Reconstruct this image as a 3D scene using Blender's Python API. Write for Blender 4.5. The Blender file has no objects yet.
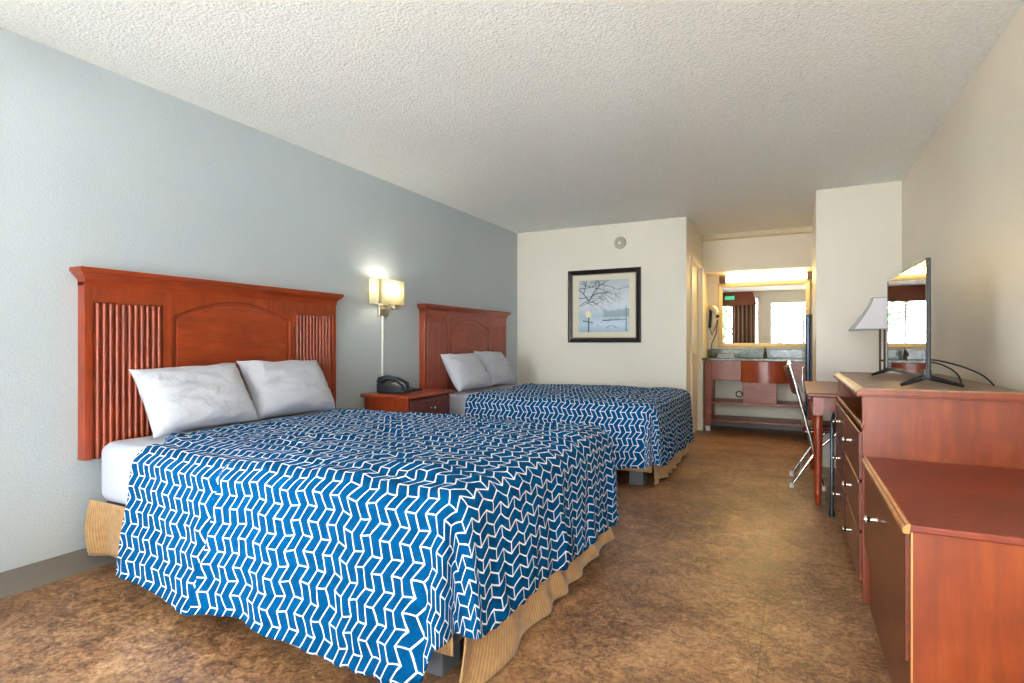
import bpy, bmesh, math, random
from mathutils import Vector, Matrix, noise
D = bpy.data
SCN = bpy.context.scene
COL = SCN.collection
PI = math.pi

# ------------------------------------------------------------------ camera
F_PX, VX, HY = 555.0, 792.0, 343.0
TH = math.atan((VX - 512) / F_PX)
EYE = 1.08
cam_d = D.cameras.new('camera')
cam_d.sensor_width = 36
cam_d.lens = F_PX / 1024 * 36
cam_d.shift_y = (HY - 341.5) / 1024
cam_d.clip_start = 0.02
cam = D.objects.new('camera', cam_d)
COL.objects.link(cam)
cam.location = (0, 0, EYE)
cam.rotation_euler = (PI / 2, 0, TH)
SCN.camera = cam

# ------------------------------------------------------------------ light
SKY_BASE, SKY_GLOW, SKY_POW = 4.0, 24.0, 10.0
SUN = 92.0
W = D.worlds.new('world'); SCN.world = W; W.use_nodes = True
bg = W.node_tree.nodes['Background']
bg.inputs[0].default_value = (0.90, 0.95, 1.0, 1)
# hazy sky, brightest low over the parking lot in front of the door
_wt = W.node_tree
def _wn(op, a, b):
    n = _wt.nodes.new('ShaderNodeMath'); n.operation = op
    for i, x in enumerate((a, b)):
        if isinstance(x, (int, float)): n.inputs[i].default_value = x
        else: _wt.links.new(x, n.inputs[i])
    return n.outputs[0]
_tc = _wt.nodes.new('ShaderNodeTexCoord'); _sx = _wt.nodes.new('ShaderNodeSeparateXYZ')
_wt.links.new(_tc.outputs['Generated'], _sx.inputs[0])
_glow = _wn('POWER', _wn('MAXIMUM', _wn('MULTIPLY', _sx.outputs[1], -1.0), 0.0), SKY_POW)
_wt.links.new(_wn('ADD', _wn('MULTIPLY', _glow, SKY_GLOW), SKY_BASE), bg.inputs[1])
SCN.view_settings.view_transform = 'Standard'
SCN.view_settings.look = 'None'
SCN.view_settings.gamma = 1
SCN.view_settings.use_curve_mapping = False
SCN.view_settings.exposure = 0.36
SCN.cycles.max_bounces = 14
SCN.cycles.diffuse_bounces = 12
SCN.cycles.glossy_bounces = 6
SCN.cycles.sample_clamp_indirect = 0
SCN.cycles.use_denoising = True

def area(name, loc, rot, sx, sy, power, col=(1, 1, 1), portal=False):
    l = D.lights.new(name, 'AREA'); l.shape = 'RECTANGLE'; l.size = sx; l.size_y = sy
    l.energy = power; l.color = col
    if portal: l.cycles.is_portal = True
    o = D.objects.new(name, l); COL.objects.link(o); o.location = loc; o.rotation_euler = rot
    return o
def lamp(name, loc, power, col, r=0.03):
    l = D.lights.new(name, 'POINT'); l.energy = power; l.color = col; l.shadow_soft_size = r
    o = D.objects.new(name, l); COL.objects.link(o); o.location = loc
    return o
sun_d = D.lights.new('sun', 'SUN'); sun_d.energy = SUN; sun_d.angle = math.radians(1.0); sun_d.color = (0.98, 1.0, 1.0)
sun = D.objects.new('sun', sun_d); COL.objects.link(sun); sun.rotation_euler = (math.radians(-22), math.radians(15), 0)
# room extents
XL, XR, YF, YB, ZC = -3.0, 0.81, -0.25, 6.09, 2.42
WX0, WX1, WZ0, WZ1 = -2.62, -0.75, 0.12, 2.28       # front window opening
DX0, DX1, DZ1 = -0.47, 0.50, 2.1                    # front doorway
area('window_daylight', ((WX0 + WX1) / 2, YF - 0.02, (WZ0 + WZ1) / 2), (PI / 2, 0, 0), WX1 - WX0, WZ1 - WZ0, 1, portal=True)
area('doorway_daylight', ((DX0 + DX1) / 2, YF - 0.02, DZ1 / 2), (PI / 2, 0, 0), DX1 - DX0, DZ1, 1, portal=True)

# ------------------------------------------------------------------ materials
def lin(c):
    return tuple(((v / 255) / 12.92 if v / 255 <= 0.04045 else ((v / 255 + 0.055) / 1.055) ** 2.4) for v in c) + (1,)
class NT:
    def __init__(s, name):
        s.m = D.materials.new(name); s.m.use_nodes = True
        s.t = s.m.node_tree; s.n = s.t.nodes; s.l = s.t.links
        s.b = s.n['Principled BSDF']; s.out = s.n['Material Output']
    def node(s, typ, **kw):
        n = s.n.new(typ)
        for k, v in kw.items(): setattr(n, k, v)
        return n
    def link(s, a, b): s.l.new(a, b)
    def set(s, **kw):
        for k, v in kw.items():
            s.b.inputs[k.replace('_', ' ')].default_value = v
    def math(s, op, a, b=None, c=None):
        n = s.node('ShaderNodeMath', operation=op)
        for i, x in enumerate((a, b, c)):
            if x is None: continue
            if isinstance(x, (int, float)): n.inputs[i].default_value = x
            else: s.link(x, n.inputs[i])
        return n.outputs[0]
    def coord(s, kind='Object', scale=(1, 1, 1)):
        t = s.node('ShaderNodeTexCoord'); mp = s.node('ShaderNodeMapping')
        s.link(t.outputs[kind], mp.inputs[0]); mp.inputs['Scale'].default_value = scale
        return mp.outputs[0]
    def noise(s, vec, scale, detail=3, rough=0.5, dist=0):
        n = s.node('ShaderNodeTexNoise'); s.link(vec, n.inputs['Vector'])
        n.inputs['Scale'].default_value = scale; n.inputs['Detail'].default_value = detail
        n.inputs['Roughness'].default_value = rough; n.inputs['Distortion'].default_value = dist
        return n.outputs['Fac']
    def ramp(s, fac, stops):
        r = s.node('ShaderNodeValToRGB'); s.link(fac, r.inputs[0])
        e = r.color_ramp.elements
        while len(e) < len(stops): e.new(0.5)
        for k, (p, c) in enumerate(stops):
            e[k].position = p; e[k].color = c
        return r.outputs[0]
    def mix(s, fac, a, b, typ='MIX'):
        n = s.node('ShaderNodeMix', data_type='RGBA', blend_type=typ)
        for i, x in ((0, fac), (6, a), (7, b)):
            if isinstance(x, (int, float)): n.inputs[i].default_value = x
            elif isinstance(x, tuple): n.inputs[i].default_value = x
            else: s.link(x, n.inputs[i])
        return n.outputs[2]
    def bump(s, h, strength=0.3, dist=0.01):
        b = s.node('ShaderNodeBump'); b.inputs['Strength'].default_value = strength
        b.inputs['Distance'].default_value = dist
        s.link(h, b.inputs['Height']); s.link(b.outputs[0], s.b.inputs['Normal'])
def plain(name, rgb, rough=0.5, metal=0.0, **kw):
    t = NT(name); t.set(Base_Color=lin(rgb), Roughness=rough, Metallic=metal, **kw); return t.m
def wall_paint(name, rgb, rough=0.55, st=0.35):
    t = NT(name); c = t.coord()
    n1 = t.noise(c, 85, 2, 0.5); n2 = t.noise(c, 1.3, 2)
    col = t.mix(n2, lin(tuple(v * 0.97 for v in rgb)), lin(tuple(min(255, v * 1.02) for v in rgb)))
    t.link(col, t.b.inputs['Base Color']); t.set(Roughness=rough)
    t.bump(n1, st, 0.006); return t.m
def wood(name, dark, mid, light, rough=0.35, axis=(1, 1, 0.12), scale=9, coat=0.25):
    t = NT(name); c = t.coord('Object', axis)
    g = t.noise(c, scale * 4, 5, 0.65, 0.4); bl = t.noise(t.coord(), 4.5, 3, 0.6, 0.3)
    f = t.math('ADD', t.math('MULTIPLY', g, 0.55), t.math('MULTIPLY', bl, 0.45))
    col = t.ramp(f, [(0.3, lin(dark)), (0.52, lin(mid)), (0.72, lin(light))])
    t.link(col, t.b.inputs['Base Color']); t.set(Roughness=rough, Coat_Weight=coat, Coat_Roughness=0.25)
    t.bump(g, 0.05, 0.003); return t.m

M = {}
M['wall_grey'] = wall_paint('wall_grey', (182, 192, 197))
M['wall_cream'] = wall_paint('wall_cream', (228, 222, 208))
M['wall_tan'] = wall_paint('wall_tan', (234, 224, 204), rough=0.36, st=0.5)
M['alcove_cream'] = wall_paint('alcove_cream', (234, 226, 208))
M['white_trim'] = plain('white_trim', (232, 226, 212), 0.4)
def mk_ceiling():
    t = NT('popcorn_ceiling'); c = t.coord()
    n1 = t.noise(c, 60, 3, 0.65); v = t.node('ShaderNodeTexVoronoi'); t.link(c, v.inputs[0]); v.inputs['Scale'].default_value = 75
    h = t.math('ADD', n1, t.math('MULTIPLY', v.outputs[0], -0.5))
    col = t.ramp(n1, [(0.3, lin((232, 235, 232))), (0.65, lin((248, 250, 247)))])
    t.link(col, t.b.inputs['Base Color']); t.set(Roughness=0.9)
    t.bump(h, 0.5, 0.014); return t.m
M['ceiling'] = mk_ceiling()
def mk_floor():
    t = NT('mottled_floor'); c = t.coord()
    a = t.noise(c, 2.0, 4, 0.6, 0.5); b = t.noise(c, 15, 6, 0.78, 1.0); g = t.noise(c, 60, 4, 0.85); h = t.noise(c, 5, 3, 0.6, 0.6)
    f = t.math('ADD', t.math('ADD', t.math('MULTIPLY', a, 0.24), t.math('MULTIPLY', b, 0.40)), t.math('MULTIPLY', g, 0.36))
    col = t.ramp(f, [(0.38, lin((54, 35, 24))), (0.455, lin((120, 87, 60))), (0.53, lin((176, 138, 98))), (0.63, lin((224, 190, 146)))])
    col = t.mix(t.math('MULTIPLY', h, 0.35), col, lin((150, 86, 56)), 'OVERLAY')
    s = t.node('ShaderNodeSeparateXYZ'); t.link(c, s.inputs[0])
    def seam(o, off, per):
        fr = t.math('FRACT', t.math('DIVIDE', t.math('ADD', o, off), per))
        d = t.math('MULTIPLY', t.math('ABSOLUTE', t.math('SUBTRACT', fr, 0.5)), per)
        return t.math('LESS_THAN', d, 0.0025)
    sm = t.math('MAXIMUM', seam(s.outputs[0], 0.1 + 0.46 + 9.2, 0.92), seam(s.outputs[1], -3.85 + 0.61 + 12.2, 1.22))
    col = t.mix(t.math('MULTIPLY', sm, 0.4), col, lin((60, 42, 30)))
    t.link(col, t.b.inputs['Base Color'])
    t.link(t.math('ADD', t.math('MULTIPLY', b, 0.3), 0.22), t.b.inputs['Roughness'])
    t.bump(f, 0.15, 0.004); return t.m
M['floor'] = mk_floor()
M['cove_base'] = plain('cove_base', (122, 118, 110), 0.4)
M['wood'] = wood('cherry_wood', (112, 38, 9), (150, 55, 17), (176, 76, 30))
M['wood_h'] = wood('cherry_wood_grain_across', (112, 38, 9), (150, 55, 17), (176, 76, 30), axis=(1, 0.12, 1))
M['wood_dr'] = wood('cherry_dresser_wood', (100, 36, 6), (130, 53, 11), (160, 76, 24), scale=5, coat=0.08)
M['wood_front'] = wood('cherry_drawer_front', (84, 34, 16), (108, 46, 24), (130, 60, 34), axis=(1, 0.12, 1), coat=0.1)
M['wood_top'] = wood('laminate_top', (98, 32, 12), (126, 46, 20), (146, 62, 30), rough=0.4, coat=0.1, axis=(0.3, 1, 1), scale=14)
M['wood_brown'] = wood('brown_dresser_top', (120, 88, 66), (152, 116, 90), (172, 136, 106), rough=0.42, scale=5, coat=0.1)
M['edge'] = wood('worn_edge', (150, 84, 40), (198, 136, 76), (222, 170, 104))
M['wood_van'] = wood('vanity_wood', (118, 50, 28), (148, 70, 42), (174, 94, 62), axis=(0.15, 1, 1), coat=0.05)
M['wood_bow'] = wood('vanity_bow_wood', (118, 44, 20), (158, 66, 34), (186, 92, 50), rough=0.28)
M['chrome'] = plain('chrome', (214, 212, 206), 0.18, 1.0)
M['nickel'] = plain('brushed_nickel', (196, 190, 178), 0.3, 1.0)
M['black'] = plain('black_plastic', (14, 16, 19), 0.4)
M['black_metal'] = plain('black_metal', (26, 28, 32), 0.3, 0.3)
M['bronze'] = plain('bronze', (70, 58, 48), 0.3, 0.9)
M['phone'] = plain('phone_plastic', (24, 32, 42), 0.35)
M['paper'] = plain('paper', (220, 216, 200), 0.7)
M['white_plastic'] = plain('white_plastic', (235, 235, 230), 0.4)
M['rubber'] = plain('rubber', (210, 208, 200), 0.6)
M['grey_block'] = plain('grey_block', (92, 96, 100), 0.6)
M['burgundy'] = plain('burgundy_vinyl', (96, 40, 36), 0.4)
M['bin'] = plain('bin_plastic', (116, 128, 138), 0.4)
M['steel_pole'] = plain('dark_steel', (70, 76, 84), 0.3, 0.8)
M['teal'] = plain('teal_patch', (40, 190, 200), 0.5)
M['screen'] = plain('tv_screen', (6, 7, 9), 0.02, Specular_IOR_Level=1.0, Coat_Weight=1.0, Coat_Roughness=0.01, Coat_IOR=1.9)
M['mirror'] = plain('mirror_glass', (236, 238, 236), 0.0, 1.0)
M['mirror_frame'] = plain('mirror_frame', (206, 190, 150), 0.4)
M['concrete'] = plain('concrete', (214, 212, 206), 0.8)
M['pale_lot_bounce'] = plain('pale_lot_bounce', (206, 208, 208), 0.9)  # lot colour raised to pale concrete so it bounces daylight onto the ceiling
M['rail'] = plain('rail_paint', (90, 96, 104), 0.5)
M['post'] = plain('post_paint', (150, 170, 196), 0.6)
M['leaf'] = plain('leaf', (70, 120, 50), 0.6)
M['bark'] = plain('bark', (80, 62, 46), 0.8)
def cloth(name, rgb, st=0.2, sc=14):
    t = NT(name); c = t.coord(); n = t.noise(c, sc, 4, 0.6, 0.6); w = t.noise(c, 400, 1)
    t.set(Base_Color=lin(rgb), Roughness=0.85, Sheen_Weight=0.15)
    t.bump(t.math('ADD', n, t.math('MULTIPLY', w, 0.05)), st, 0.02); return t.m
M['pillow'] = cloth('white_pillowcase', (190, 193, 202), 0.8, 8)
M['sheet'] = cloth('white_sheet', (190, 196, 210), 0.25, 7)
M['box_cloth'] = cloth('box_spring_cloth', (70, 72, 76))
def mk_skirt():
    t = NT('tan_bed_skirt'); c = t.coord('UV'); s = t.node('ShaderNodeSeparateXYZ'); t.link(c, s.inputs[0])
    st = t.math('SINE', t.math('MULTIPLY', s.outputs[0], 2 * PI / 0.0125))
    n = t.noise(t.coord(), 30, 3)
    f = t.math('ADD', t.math('MULTIPLY', st, 0.25), n)
    col = t.ramp(f, [(0.2, lin((160, 120, 74))), (0.75, lin((192, 154, 104)))])
    t.link(col, t.b.inputs['Base Color']); t.set(Roughness=0.6, Sheen_Weight=0.2)
    t.bump(st, 0.12, 0.002); return t.m
M['skirt'] = mk_skirt()
def mk_comforter():
    t = NT('blue_chevron_comforter'); c = t.coord('UV'); s = t.node('ShaderNodeSeparateXYZ'); t.link(c, s.inputs[0])
    nz = t.noise(t.coord(), 7, 2)
    wob = t.math('MULTIPLY', t.math('SUBTRACT', nz, 0.5), 0.012)
    u = t.math('ADD', s.outputs[0], wob); v = t.math('ADD', s.outputs[1], wob)
    P, AMP, SP, LW = 0.098, 0.028, 0.0395, 0.0052
    vp = t.math('DIVIDE', t.math('ADD', v, 20.0), P)
    tri = t.math('MULTIPLY', t.math('ABSOLUTE', t.math('SUBTRACT', t.math('FRACT', vp), 0.5)), 2.0)   # 1..0..1
    sl = t.math('DIVIDE', t.math('SUBTRACT', t.math('ADD', u, 20.0), t.math('MULTIPLY', tri, AMP)), SP)
    k = t.math('FLOOR', sl); fr = t.math('SUBTRACT', sl, k)
    d1 = t.math('MULTIPLY', t.math('SUBTRACT', 0.5, t.math('ABSOLUTE', t.math('SUBTRACT', fr, 0.5))), SP)
    l1 = t.math('LESS_THAN', d1, LW / 2 * 1.14)
    par = t.math('MULTIPLY', t.math('FLOORED_MODULO', k, 2.0), 0.5)
    f2 = t.math('FRACT', t.math('ADD', vp, t.math('ADD', par, 0.5)))
    d2 = t.math('MULTIPLY', t.math('ABSOLUTE', t.math('SUBTRACT', f2, 0.5)), P)
    l2 = t.math('LESS_THAN', d2, LW / 2)
    line = t.math('MAXIMUM', l1, l2)
    w = t.noise(t.coord(), 18, 3)
    blue = t.mix(w, lin((0, 64, 108)), lin((0, 86, 140)))
    col = t.mix(line, blue, lin((226, 234, 242)))
    t.link(col, t.b.inputs['Base Color']); t.set(Roughness=0.85, Specular_IOR_Level=0.04)
    n1 = t.noise(t.coord(), 11, 5, 0.62, 0.8)
    t.bump(n1, 0.8, 0.03); return t.m
M['comforter'] = mk_comforter()
def mk_granite():
    t = NT('green_granite'); c = t.coord(); n = t.noise(c, 60, 5, 0.8); n2 = t.noise(c, 9, 3)
    f = t.math('ADD', t.math('MULTIPLY', n, 0.6), t.math('MULTIPLY', n2, 0.4))
    col = t.ramp(f, [(0.38, lin((36, 50, 46))), (0.52, lin((84, 104, 96))), (0.66, lin((160, 174, 166)))])
    t.link(col, t.b.inputs['Base Color']); t.set(Roughness=0.18); return t.m
M['granite'] = mk_granite()
def mk_curtain():
    t = NT('striped_curtain'); c = t.coord('UV'); s = t.node('ShaderNodeSeparateXYZ'); t.link(c, s.inputs[0])
    f = t.math('FRACT', t.math('DIVIDE', s.outputs[0], 0.16))
    col = t.ramp(f, [(0.0, lin((120, 72, 54))), (0.42, lin((150, 100, 76))), (0.55, lin((206, 180, 150))), (0.8, lin((70, 52, 48)))])
    t.link(col, t.b.inputs['Base Color']); t.set(Roughness=0.8); return t.m
M['curtain'] = mk_curtain()
M['valance'] = cloth('valance_cloth', (140, 78, 54))
def emis(name, rgb, strength, base=(240, 235, 220)):
    t = NT(name); t.set(Base_Color=lin(base), Roughness=0.5, Emission_Color=lin(rgb), Emission_Strength=strength); return t.m
M['tube_light'] = emis('lit_diffuser', (255, 214, 138), 34)
def mk_shade(name, rgb, tr=0.6):
    t = NT(name); tl = t.node('ShaderNodeBsdfTranslucent'); tl.inputs[0].default_value = lin(rgb)
    df = t.node('ShaderNodeBsdfDiffuse'); df.inputs[0].default_value = lin(rgb)
    mx = t.node('ShaderNodeMixShader'); mx.inputs[0].default_value = tr
    t.link(df.outputs[0], mx.inputs[1]); t.link(tl.outputs[0], mx.inputs[2]); t.link(mx.outputs[0], t.out.inputs[0]); return t.m
M['sconce_shade'] = mk_shade('sconce_shade', (250, 244, 220))
M['lamp_shade'] = mk_shade('lamp_shade', (250, 250, 252), 0.3)
def mk_print():
    t = NT('winter_print'); c = t.coord('UV'); s = t.node('ShaderNodeSeparateXYZ'); t.link(c, s.inputs[0])
    v = s.outputs[1]; u = s.outputs[0]
    n = t.noise(t.coord('UV', (1, 1, 1)), 9, 5, 0.6)
    sky = t.ramp(v, [(0.0, lin((150, 176, 196))), (0.16, lin((196, 214, 226))), (0.3, lin((170, 192, 206))), (0.5, lin((206, 214, 220))), (1.0, lin((178, 188, 196)))])
    # far misty tree line on the right
    top = t.math('ADD', t.math('MULTIPLY', n, 0.26), 0.30)
    inb = t.math('MULTIPLY', t.math('GREATER_THAN', v, 0.29), t.math('LESS_THAN', v, top))
    inb = t.math('MULTIPLY', inb, t.math('GREATER_THAN', u, 0.5))
    col = t.mix(t.math('MULTIPLY', inb, 0.6), sky, lin((104, 130, 146)))
    col = t.mix(t.math('MULTIPLY', t.math('GREATER_THAN', n, 0.56), t.math('MULTIPLY', t.math('LESS_THAN', v, 0.3), 0.4)), col, lin((120, 148, 168)))
    t.link(col, t.b.inputs['Base Color']); t.set(Roughness=0.4, Coat_Weight=0.8, Coat_Roughness=0.03); return t.m
M['print'] = mk_print()
M['ink'] = plain('print_ink', (50, 62, 72), 0.4)
M['print_lamp'] = plain('print_lamp', (230, 222, 182), 0.4)
M['mat_board'] = plain('mat_board', (216, 210, 188), 0.7)
M['frame_dark'] = plain('frame_dark', (38, 32, 32), 0.25)
M['bead'] = plain('frame_bead', (150, 130, 100), 0.4)

# ------------------------------------------------------------------ mesh helpers
class MB:
    def __init__(s): s.v = []; s.f = []; s.mi = []; s.uv = {}; s.cur = 0
    def add(s, vs, fs, uvs=None):
        o = len(s.v); s.v += [tuple(v) for v in vs]
        for f in fs:
            if uvs:
                s.uv[len(s.f)] = [uvs[i] for i in f]
            s.f.append([i + o for i in f]); s.mi.append(s.cur)
    def box(s, x0, x1, y0, y1, z0, z1):
        s.add([(x0, y0, z0), (x1, y0, z0), (x1, y1, z0), (x0, y1, z0), (x0, y0, z1), (x1, y0, z1), (x1, y1, z1), (x0, y1, z1)],
              [(0, 3, 2, 1), (4, 5, 6, 7), (0, 1, 5, 4), (1, 2, 6, 5), (2, 3, 7, 6), (3, 0, 4, 7)]); return s
    def obox(s, c, size, rot=None):
        m = rot or Matrix(); hx, hy, hz = [k / 2 for k in size]
        pts = [m @ Vector(p) + Vector(c) for p in ((-hx, -hy, -hz), (hx, -hy, -hz), (hx, hy, -hz), (-hx, hy, -hz), (-hx, -hy, hz), (hx, -hy, hz), (hx, hy, hz), (-hx, hy, hz))]
        s.add(pts, [(0, 3, 2, 1), (4, 5, 6, 7), (0, 1, 5, 4), (1, 2, 6, 5), (2, 3, 7, 6), (3, 0, 4, 7)]); return s
    def tube(s, pts, r, seg=10, cap=True):
        pts = [Vector(p) for p in pts]; n = len(pts)
        rs = r if isinstance(r, (list, tuple)) else [r] * n
        rings = []; up = None
        for i, p in enumerate(pts):
            d = (pts[min(i + 1, n - 1)] - pts[max(i - 1, 0)]).normalized()
            if up is None:
                up = Vector((0, 0, 1)) if abs(d.z) < 0.9 else Vector((1, 0, 0))
            a = d.cross(up).normalized(); b = a.cross(d).normalized(); up = b
            rings.append([p + (a * math.cos(2 * PI * k / seg) + b * math.sin(2 * PI * k / seg)) * rs[i] for k in range(seg)])
        vs = [q for ring in rings for q in ring]; fs = []
        for i in range(n - 1):
            for k in range(seg):
                k2 = (k + 1) % seg
                fs.append((i * seg + k, i * seg + k2, (i + 1) * seg + k2, (i + 1) * seg + k))
        if cap: fs += [tuple(range(seg))[::-1], tuple((n - 1) * seg + k for k in range(seg))]
        s.add(vs, fs); return s
    def lathe(s, prof, c=(0, 0, 0), seg=20, mat=None):
        c = Vector(c); m = mat or Matrix(); vs = []; fs = []; n = len(prof)
        for r, z in prof:
            for k in range(seg):
                vs.append(c + m @ Vector((r * math.cos(2 * PI * k / seg), r * math.sin(2 * PI * k / seg), z)))
        for i in range(n - 1):
            for k in range(seg):
                k2 = (k + 1) % seg
                fs.append((i * seg + k, i * seg + k2, (i + 1) * seg + k2, (i + 1) * seg + k))
        fs += [tuple(range(seg))[::-1], tuple((n - 1) * seg + k for k in range(seg))]
        s.add(vs, fs); return s
    def prism(s, poly, axis, a0, a1):
        n = len(poly)
        def P(u, w, a): return {'x': (a, u, w), 'y': (u, a, w), 'z': (u, w, a)}[axis]
        vs = [P(u, w, a0) for u, w in poly] + [P(u, w, a1) for u, w in poly]
        fs = [tuple(range(n))[::-1], tuple(range(n, 2 * n))] + [(i, (i + 1) % n, n + (i + 1) % n, n + i) for i in range(n)]
        s.add(vs, fs); return s
    def grid(s, rows, uvrows=None, closed=False):
        R = len(rows); Cn = len(rows[0]); vs = [p for r in rows for p in r]
        uv = [p for r in uvrows for p in r] if uvrows else None
        fs = []
        for i in range(R - 1):
            for j in range(Cn - (0 if closed else 1)):
                j2 = (j + 1) % Cn
                fs.append((i * Cn + j, i * Cn + j2, (i + 1) * Cn + j2, (i + 1) * Cn + j))
        s.add(vs, fs, uv); return s
    def build(s, name, mats, parent=None, bevel=0, smooth=None, weld=False, solid=0):
        me = D.meshes.new(name); me.from_pydata(s.v, [], s.f)
        for m in (mats if isinstance(mats, (list, tuple)) else [mats]):
            me.materials.append(M[m] if isinstance(m, str) else m)
        me.polygons.foreach_set('material_index', s.mi)
        if s.uv:
            L = me.uv_layers.new(name='UVMap')
            for fi, uvs in s.uv.items():
                st = me.polygons[fi].loop_start
                for k, uvv in enumerate(uvs): L.data[st + k].uv = uvv
        bm = bmesh.new(); bm.from_mesh(me)
        if weld: bmesh.ops.remove_doubles(bm, verts=bm.verts, dist=1e-5)
        bmesh.ops.recalc_face_normals(bm, faces=bm.faces)
        bm.to_mesh(me); bm.free()
        if smooth is not None:
            me.polygons.foreach_set('use_smooth', [True] * len(me.polygons))
            me.set_sharp_from_angle(angle=math.radians(smooth))
        o = D.objects.new(name, me); COL.objects.link(o)
        if parent: o.parent = parent
        if bevel:
            b = o.modifiers.new('bevel', 'BEVEL'); b.width = bevel; b.segments = 2; b.limit_method = 'ANGLE'; b.angle_limit = math.radians(40)
        if solid:
            b = o.modifiers.new('solid', 'SOLIDIFY'); b.thickness = solid; b.offset = -1
        return o
def tag(o, label, cat, group=None, kind=None):
    o['label'] = label; o['category'] = cat
    if group: o['group'] = group
    if kind: o['kind'] = kind
    return o
def thing(name, label, cat, loc=(0, 0, 0), rz=0, group=None):
    o = D.objects.new(name, None); COL.objects.link(o); o.empty_display_size = 0.05
    o.location = loc; o.rotation_euler = (0, 0, rz)
    return tag(o, label, cat, group)
def struct(name, mb, m, bevel=0, smooth=None, parent=None):
    o = mb.build(name, m, parent, bevel, smooth)
    if parent is None: o['kind'] = 'structure'
    return o
def copy_thing(o, loc, label, rz=None):
    c = o.copy(); COL.objects.link(c); c.location = loc; c['label'] = label
    if rz is not None: c.rotation_euler = (0, 0, rz)
    for ch in list(o.children):
        d = ch.copy(); COL.objects.link(d); d.parent = c
        for g in list(ch.children):
            e = g.copy(); COL.objects.link(e); e.parent = d
    return c

# ------------------------------------------------------------------ setting
T = 0.12
YV = 7.72          # alcove back wall
struct('floor', MB().box(XL - T, XR + T, YF - T, YV + T, -0.1, 0), 'floor')
struct('ceiling', MB().box(XL - T, XR + T, YF - T, YV + T, ZC, ZC + 0.1), 'ceiling')
struct('wall_left', MB().box(XL - T, XL, YF - T, YB + T, 0, ZC), 'wall_grey')
struct('wall_right', MB().box(XR, XR + T, YF - T, YV + T, 0, ZC), 'wall_tan')
struct('wall_back', MB().box(XL, -1.0, YB, YB + T, 0, ZC), 'wall_cream')
m = MB()   # side wall of the vanity passage, with the bathroom doorway
BD0, BD1, BDZ = 6.42, 7.18, 2.0
m.box(-1.0 - T, -1.0, YB + T, BD0, 0, ZC); m.box(-1.0 - T, -1.0, BD1, YV + T, 0, ZC); m.box(-1.0 - T, -1.0, BD0, BD1, BDZ, ZC)
struct('wall_passage', m, 'alcove_cream')
struct('wall_alcove', MB().box(-1.0, XR, YV, YV + T, 0, ZC), 'alcove_cream')
struct('wall_partition', MB().box(0.19, XR, 5.55, 6.6, 0, ZC), 'wall_cream')
m = MB()
m.box(XL, WX0, YF - T, YF, 0, ZC); m.box(WX0, WX1, YF - T, YF, 0, WZ0); m.box(WX0, WX1, YF - T, YF, WZ1, ZC)
m.box(WX1, DX0, YF - T, YF, 0, ZC); m.box(DX0, DX1, YF - T, YF, DZ1, ZC); m.box(DX1, XR, YF - T, YF, 0, ZC)
struct('wall_front', m, 'wall_cream')
m = MB(); m.box(-1.0, XR, 7.30, YV, 1.965, ZC)
struct('soffit', m, 'alcove_cream')
struct('trim_1', MB().prism([(7.30, ZC), (7.25, ZC), (7.26, ZC - 0.05), (7.30, ZC - 0.065)], 'x', -1.0, XR), 'mirror_frame')
# bathroom door casing and leaf
m = MB()
for (a, b) in ((BD0 - 0.06, BD0), (BD1, BD1 + 0.06)): m.box(-1.0, -0.982, a, b, 0, BDZ + 0.06)
m.box(-1.0, -0.982, BD0, BD1, BDZ, BDZ + 0.06)
struct('trim_2', m, 'white_trim', bevel=0.004)
d1 = struct('door_1', MB().box(-1.08, -1.045, BD0, BD1, 0.01, BDZ), 'white_trim', bevel=0.003)
k = MB().lathe([(0.012, 0), (0.012, 0.03), (0.026, 0.04), (0.028, 0.055), (0.015, 0.07)], (-1.045, BD0 + 0.07, 0.95), 14, Matrix.Rotation(PI / 2, 4, 'Y')).build('door_handle', 'nickel', d1, smooth=40)
cove = [(XL, 0.105), (XL + 0.006, 0.105), (XL + 0.008, 0.03), (XL + 0.022, 0.0), (XL, 0.0)]
struct('baseboard_left', MB().prism(cove, 'y', YF, YB), 'cove_base', smooth=40)
struct('baseboard_back', MB().prism([(YB, 0.105), (YB - 0.006, 0.105), (YB - 0.008, 0.03), (YB - 0.022, 0), (YB, 0)], 'x', XL + 0.02, -1.0), 'cove_base')
struct('baseboard_right', MB().prism([(XR, 0.105), (XR - 0.006, 0.105), (XR - 0.008, 0.03), (XR - 0.022, 0), (XR, 0)], 'y', YF, 5.55), 'cove_base')
struct('baseboard_alcove', MB().box(-1.0, XR, YV - 0.02, YV, 0, 0.105), 'cove_base')
# front window frame and doorway frame, seen in the vanity mirror
m = MB()
for a, b, c, d in ((WX0, WX0 + 0.05, WZ0, WZ1), (WX1 - 0.05, WX1, WZ0, WZ1), (WX0, WX1, WZ0, WZ0 + 0.05), (WX0, WX1, WZ1 - 0.05, WZ1), (-1.83, -1.78, WZ0, WZ1)):
    m.box(a, b, YF - 0.09, YF - 0.04, c, d)
struct('window_1', m, 'white_trim')
m = MB()
m.box(DX0 - 0.05, DX0, YF, YF + 0.015, 0, DZ1 + 0.05); m.box(DX1, DX1 + 0.05, YF, YF + 0.015, 0, DZ1 + 0.05); m.box(DX0, DX1, YF, YF + 0.015, DZ1, DZ1 + 0.05)
struct('trim_3', m, 'white_trim')
# outside: walkway, parking lot
struct('walkway', MB().box(-9, 9, -2.1, YF - T, -0.1, -0.01), 'concrete')
struct('added_shade_roof', MB().box(-9, 9, -2.3, YF - T, 2.58, 2.7), 'white_trim')  # unseen roof, added to shade the near ground and even out the ceiling light
struct('parking_lot', MB().box(-30, 30, -45, -2.1, -0.25, -0.12), 'pale_lot_bounce')

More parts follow.
